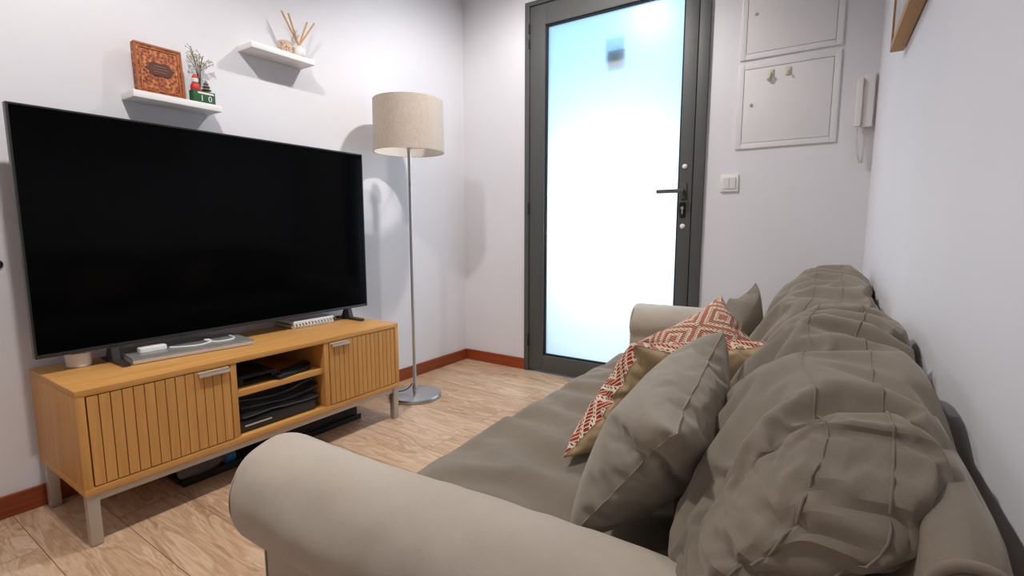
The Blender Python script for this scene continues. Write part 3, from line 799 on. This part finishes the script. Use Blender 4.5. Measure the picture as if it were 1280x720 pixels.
# back frame that follows the wall, oval ends
def backx(y): return .116 - .0160*(y-.45)
b = bmesh.new()
prof = [(-.135, .07), (-.125, .30), (-.065, .62)]
for k in range(25):
    a = lerp(math.radians(178), math.radians(-6), k/24)
    prof.append((-.026 + .026*math.cos(a), .712 + .026*math.sin(a)))
prof += [(-.002, .5), (-.012, .3), (-.02, .07)]
nsec = 70; rings = []
for i in range(nsec+1):
    t = i/nsec; y = lerp(.415, 2.655, t)
    e = min(1, min(t, 1-t)*nsec/3)
    sc = lerp(.72, 1, math.sqrt(max(0, 1-(1-e)**2)))
    ring = []
    for j, (xx, zz) in enumerate(prof):
        cx = -.05
        d = .003*nz(y*8, j*.4)
        ring.append(b.verts.new((backx(y) + cx + (xx-cx)*sc + (d if xx < -.01 else 0), y, zz if zz < .4 else .45+(zz-.45)*(1-(1-sc)*.25) + .004*nz(y*5, j*.3, 3))))
    rings.append(ring)
n = len(prof)
for A, B in zip(rings, rings[1:]):
    for k in range(n): b.faces.new((A[k], A[(k+1) % n], B[(k+1) % n], B[k]))
b.faces.new(rings[0][::-1]); b.faces.new(rings[-1])
bf = spart('back_frame', b)
b = bmesh.new(); tube(b, [(backx(.436)-.05+(xx+.05)*.97, .423, zz if zz < .4 else .45+(zz-.45)*.96) for xx, zz in prof[1:-2]], .0042, 8); spart('piping', b, M_SEAM, bf)

# ---- cloth: a slack cover settles over its filling, which leaves real folds
def n3(x, y, z, s): return noise.noise(Vector((x+s*7.13, y-s*3.7, z+s*1.9)))
def fold(p):
    p = p - math.floor(p); return (1-p)**1.4*smooth(0, .16, p)
def gridbox(na, nc, nd):
    b = bmesh.new(); V = {}
    def g(i, j, k):
        if (i, j, k) not in V: V[(i, j, k)] = b.verts.new((2*i/na-1, 2*j/nc-1, 2*k/nd-1))
        return V[(i, j, k)]
    for i in range(na):
        for j in range(nc):
            for k, fl in ((0, 1), (nd, 0)):
                q = [g(i, j, k), g(i+1, j, k), g(i+1, j+1, k), g(i, j+1, k)]; b.faces.new(q[::-1] if fl else q)
        for k in range(nd):
            for j, fl in ((0, 0), (nc, 1)):
                q = [g(i, j, k), g(i+1, j, k), g(i+1, j, k+1), g(i, j, k+1)]; b.faces.new(q[::-1] if fl else q)
    for j in range(nc):
        for k in range(nd):
            for i, fl in ((0, 1), (na, 0)):
                q = [g(i, j, k), g(i, j+1, k), g(i, j+1, k+1), g(i, j, k+1)]; b.faces.new(q[::-1] if fl else q)
    b.verts.index_update(); grid_index.clear(); grid_index.update({k: v.index for k, v in V.items()})
    return b
grid_index = {}
def settle(o, frames, setup):
    """run the cloth and return the settled vertex positions"""
    m = o.modifiers.new('cloth', 'CLOTH'); setup(m.settings)
    m.collision_settings.use_collision = False
    m.point_cache.frame_end = frames+2
    for f in range(1, frames+1): SC.frame_set(f)
    ev = o.evaluated_get(bpy.context.evaluated_depsgraph_get())
    co = [v.co.copy() for v in ev.data.vertices]
    me = o.data
    bpy.data.objects.remove(o); bpy.data.meshes.remove(me); SC.frame_set(1)
    return co
def slack_cover(b, slack, pins, frames, bend, pin):
    """b: the filled shape; slack(co): where the same point lies on the oversized cover; pins(co): extra hold"""
    base = [v.co.copy() for v in b.verts]
    me = bpy.data.meshes.new('cover'); b.to_mesh(me)
    for i, p in enumerate(base): me.vertices[i].co = slack(p)
    o = bpy.data.objects.new('cover', me); COL.objects.link(o)
    o.shape_key_add(name='Basis'); k = o.shape_key_add(name='fit')
    for i, p in enumerate(base): k.data[i].co = p
    k.value = 0; k.keyframe_insert('value', frame=1); k.value = 1; k.keyframe_insert('value', frame=max(4, int(frames*.6)))
    g = o.vertex_groups.new(name='pin')
    for i, p in enumerate(base): g.add([i], min(1, max(pins(p), pin*(.6+.8*abs(noise.noise(p*6))))), 'REPLACE')
    def setup(c):
        c.quality = 5; c.mass = .3; c.tension_stiffness = 20; c.compression_stiffness = 20; c.shear_stiffness = 8; c.bending_stiffness = bend
        c.vertex_group_mass = 'pin'; c.pin_stiffness = 1.0; c.effector_weights.gravity = .1; c.air_damping = 2
    try:
        for v, p in zip(b.verts, settle(o, frames, setup)): v.co = p
    except Exception as e:
        print('cover left smooth:', e)
    return b
def refine(o, lv=1):
    m = o.modifiers.new('smooth_surface', 'SUBSURF'); m.levels = lv; m.render_levels = lv

# seat cushion
b = gridbox(78, 40, 6)
for v in b.verts:
    a, c, d = v.co
    q = max(abs(a), abs(c), abs(d))
    r2 = (abs(c)**7 + abs(d)**7)**(1/7); m2 = max(abs(c), abs(d)); c, d = (c*m2/r2, d*m2/r2) if r2 > 1e-9 else (0, 0)
    q = (abs(a)**9 + m2**9)**(1/9) or 1; f = max(abs(a), m2)/q; a, c, d = a*f, c*f, d*f
    v.co = (lerp(-.768, -.02, (c+1)/2), 1.538 + a*.925, lerp(.286, .432, (d+1)/2) + .014*max(0, d)*(1-abs(c)**3)*(1-a**6))
def seat_slack(p):
    e = math.exp(-((p.y-1.65)/.45)**2); k = .003*Vector([noise.noise(p*10+Vector((i*3, i, 0))) for i in (1, 2, 3)])
    return Vector((-.40+(p.x+.40)*1.035, 1.60 + (p.y-1.60)*(1.075), p.z)) + k
slack_cover(b, seat_slack, lambda p: 1.0 if p.z < .33 else 0, 20, 6.0, .30)
refine(spart('seat_cushion', b))

# back cushions
def back_cushion(y0, y1, seed, topz, lean, near, xtra, res):
    b = gridbox(*res); gi = dict(grid_index); L = y1-y0; yc = (y0+y1)/2
    for v in b.verts:
        a, c, d = v.co
        kk = 6.0 if (c > 0 and d > 0) else 3.0
        r2 = (abs(c)**kk + abs(d)**kk)**(1/kk) if (c or d) else 1
        m2 = max(abs(c), abs(d))
        c, d = (c*m2/r2, d*m2/r2) if r2 > 1e-9 else (0, 0)
        q = (abs(a)**4.4 + m2**4.4)**(1/4.4) or 1; f = max(abs(a), m2)/q
        a, c, d = a*f, c*f, d*f
        h = (d+1)/2
        lift = near*.03*smooth(-.45, -.85, a)
        xf = lerp(-.225, -.095, h**1.15) + lean + near*.05*smooth(-.3, -.9, a); xb = .030 + xtra*smooth(.50, .80, h)
        p = Vector(((xf+xb)/2 + c*(xb-xf)/2, yc + a*L/2, lerp(.452+lift, topz, h)))
        p.z += .014*(1-a*a)*max(0, d); p += .010*Vector((n3(p.x*3, p.y*3, p.z*3, seed), 0, n3(p.x*3, p.y*3, p.z*3, seed+4)))
        v.co = p
    def slack(p):
        e = smooth(y0+.30, y0+.02, p.y)
        k = .004*Vector([noise.noise(p*12+Vector((seed*i, i, 0))) for i in (1, 2, 3)])
        return Vector((-.05 + (p.x+.05)*(1.03 - .02*e), yc + (p.y-yc)*(1.17-.05*e*near), .452 + (p.z-.452)*(1.05 + .30*e*near))) + k
    slack_cover(b, slack, lambda p: 1.0 if p.z < .47 else (.6 if p.x > -.02 and p.z < .64 else (.34 if near and p.y < y0+.10 else 0)), 26, 3.2, .16)
    o = spart('back_cushion', b); refine(o)
    co = [v.co + Vector(sofa['_w']) for v in o.data.vertices]; nv = [v.normal.copy() for v in o.data.vertices]
    na, nc, nd = res
    for cpos in (-.38, .32):                            # stitched seams along the top and down the near end
        j = round((cpos+1)/2*nc)
        ids = [gi[(i, j, nd)] for i in range(na-2, 0, -1)] + [gi[(0, j, k)] for k in range(nd, nd//4, -1)]
        s = bmesh.new(); tube(s, [co[q] + nv[q]*.0003 for q in ids], .0013, 6); spart('seam', s, M_SEAM, o)
    return o
back_cushion(.452, 1.525, 3.3, .772, 0.0, 1, .078, (96, 36, 36))
back_cushion(1.540, 2.455, 11.7, .792, -.04, 0, .050, (64, 26, 26))

# ------------------------------------------------------------------ pillows
PN = 44
def pillow_shape():
    """two square sheets sewn at the rim and filled: settled positions keyed by (i, j, side), rim at side 0"""
    b = bmesh.new(); V = {}
    def key(i, j, s): return (i, j, 0 if (i in (0, PN) or j in (0, PN)) else s)
    def g(i, j, s):
        k = key(i, j, s)
        if k not in V:
            x, y = i/PN-.5, j/PN-.5
            V[k] = b.verts.new((x*.46 + .002*nz(i*.3, j*.3, s), y*.46, k[2]*.01 + .002*nz(i*.35, j*.35, s*5)))
        return V[k]
    for i in range(PN):
        for j in range(PN):
            for s in (1, -1):
                q = [g(i, j, s), g(i+1, j, s), g(i+1, j+1, s), g(i, j+1, s)]; b.faces.new(q if s > 0 else q[::-1])
    b.verts.index_update(); idx = {k: v.index for k, v in V.items()}
    me = bpy.data.meshes.new('filling'); b.to_mesh(me); b.free()
    o = bpy.data.objects.new('filling', me); COL.objects.link(o)
    def setup(c):
        c.quality = 5; c.mass = .15; c.tension_stiffness = 25; c.compression_stiffness = 10; c.shear_stiffness = 10; c.bending_stiffness = .15
        c.use_pressure = True; c.uniform_pressure_force = 4.0; c.effector_weights.gravity = 0; c.air_damping = 3
    co = settle(o, 40, setup)
    return {k: co[i] for k, i in idx.items()}
SHAPE = pillow_shape()
def pillow(name, label, D, A, B, C, T, TB, front, back, group, turn=0):
    """filled square pillow spanned on the corners D A B C; front lies on the -normal side"""
    D, A, B, C = map(Vector, (D, A, B, C))
    N = (B-D).cross(C-A).normalized()
    r = sum(abs(SHAPE[(i, j, 0)][q]) for i in (0, PN) for j in (0, PN) for q in (0, 1))/8
    hm = max(abs(p.z) for p in SHAPE.values())
    def P(i, j, s):
        ii, jj = (i, j) if turn == 0 else (PN-i, j) if turn == 1 else (i, PN-j) if turn == 2 else (PN-i, PN-j)
        k = (ii, jj, 0 if (ii in (0, PN) or jj in (0, PN)) else s)
        q = SHAPE[k]; sx, sy = q.x/r, q.y/r
        if turn in (1, 3): sx = -sx
        if turn in (2, 3): sy = -sy
        u, v = (sx+1)/2, (sy+1)/2
        p = (D*(1-u)+A*u)*(1-v) + (C*(1-u)+B*u)*v
        return p + N*(q.z/hm)*(TB if q.z > 0 else T)
    th = thing(name, label, 'cushion', tuple((D+A)/2), group)
    for nm, s, m in (('front_cover', -1, front), ('back_cover', 1, back)):
        bm = bmesh.new(); uvl = bm.loops.layers.uv.new('uv')
        vs = [[bm.verts.new(P(i, j, s)) for j in range(PN+1)] for i in range(PN+1)]
        for i in range(PN):
            for j in range(PN):
                q = [(i, j), (i+1, j), (i+1, j+1), (i, j+1)]
                if s < 0: q = q[::-1]
                f = bm.faces.new([vs[x][y] for x, y in q])
                for lp, (x, y) in zip(f.loops, q): lp[uvl].uv = (x/PN, y/PN)
        refine(obj(nm, bm, m, th, auto=80))
    b = bmesh.new()
    rim = [(i, 0) for i in range(PN)] + [(PN, j) for j in range(PN)] + [(i, PN) for i in range(PN, 0, -1)] + [(0, j) for j in range(PN, 0, -1)]
    tube(b, [P(i, j, 0) for i, j in rim], .0011, 6, closed=True); obj('seam', b, back, th)
    return th
GP = 'scatter cushions on the sofa'
pillow('scatter_cushion', 'large plump grey cushion leaning nearest the rolled armrest', (-.325, .650, .470), (-.310, 1.03, .465), (-.175, .985, .758), (-.145, .570, .715), .078, .078, M_PILLOW, M_PILLOW, GP, 0)
pillow('scatter_cushion', 'beige backed cushion with red zigzag front, tucked behind the large plump grey cushion', (-.478, .915, .452), (-.262, 1.345, .455), (-.118, 1.385, .665), (-.348, .990, .705), .105, .06, M_IKAT, M_BEIGE, GP, 1)
pillow('scatter_cushion', 'red zigzag cushion with one corner pointing up behind the beige backed one', (-.40, 1.50, .455), (-.13, 1.70, .52), (-.335, 1.79, .722), (-.56, 1.62, .56), .08, .08, M_BEIGE, M_IKAT, GP, 2)
pillow('scatter_cushion', 'small dark grey cushion standing against the armrest by the glass door', (-.40, 2.0, .455), (-.235, 2.20, .455), (-.285, 2.22, .725), (-.372, 2.16, .660), .08, .08, M_SOFA, M_SOFA, GP, 3)

# ================================================================== LIGHT
def spot(x, y, p, tx, ty, col=(1, .95, .92)):
    l = bpy.data.lights.new('ceiling_spot', 'SPOT'); l.energy = p; l.color = col
    l.shadow_soft_size = .045; l.spot_size = math.radians(150); l.spot_blend = .6
    o = bpy.data.objects.new('ceiling_spot', l); COL.objects.link(o); o.location = (x, y, ZC-.01)
    o.rotation_euler = Vector((tx, ty, -1)).to_track_quat('-Z', 'Y').to_euler()
for y, p, ty in ((1.95, 62, .25), (.46, 66, 0), (-1.39, 18, 0), (-2.67, 10, 0)):
    spot(-1.22 if y > 0 else -1.16, y, p, -.16, ty)
# added light behind the door glass, for the bright glow at its middle
l = bpy.data.lights.new('door_glow_light', 'POINT'); l.energy = 30; l.color = (1, .98, .95); l.shadow_soft_size = .15
o = bpy.data.objects.new('door_glow_light', l); COL.objects.link(o); o.location = (-1.16, YB+.60, 1.0)
w = bpy.data.worlds.new('sky'); SC.world = w; w.use_nodes = True
bg = w.node_tree.nodes['Background']; bg.inputs[0].default_value = (.28, .62, 1.0, 1); bg.inputs[1].default_value = 1.0

vs = SC.view_settings
vs.view_transform = 'Standard'; vs.look = 'None'; vs.gamma = 1; vs.use_curve_mapping = False; vs.exposure = 0.58
for o in bpy.data.objects:
    if '_w' in o: del o['_w']
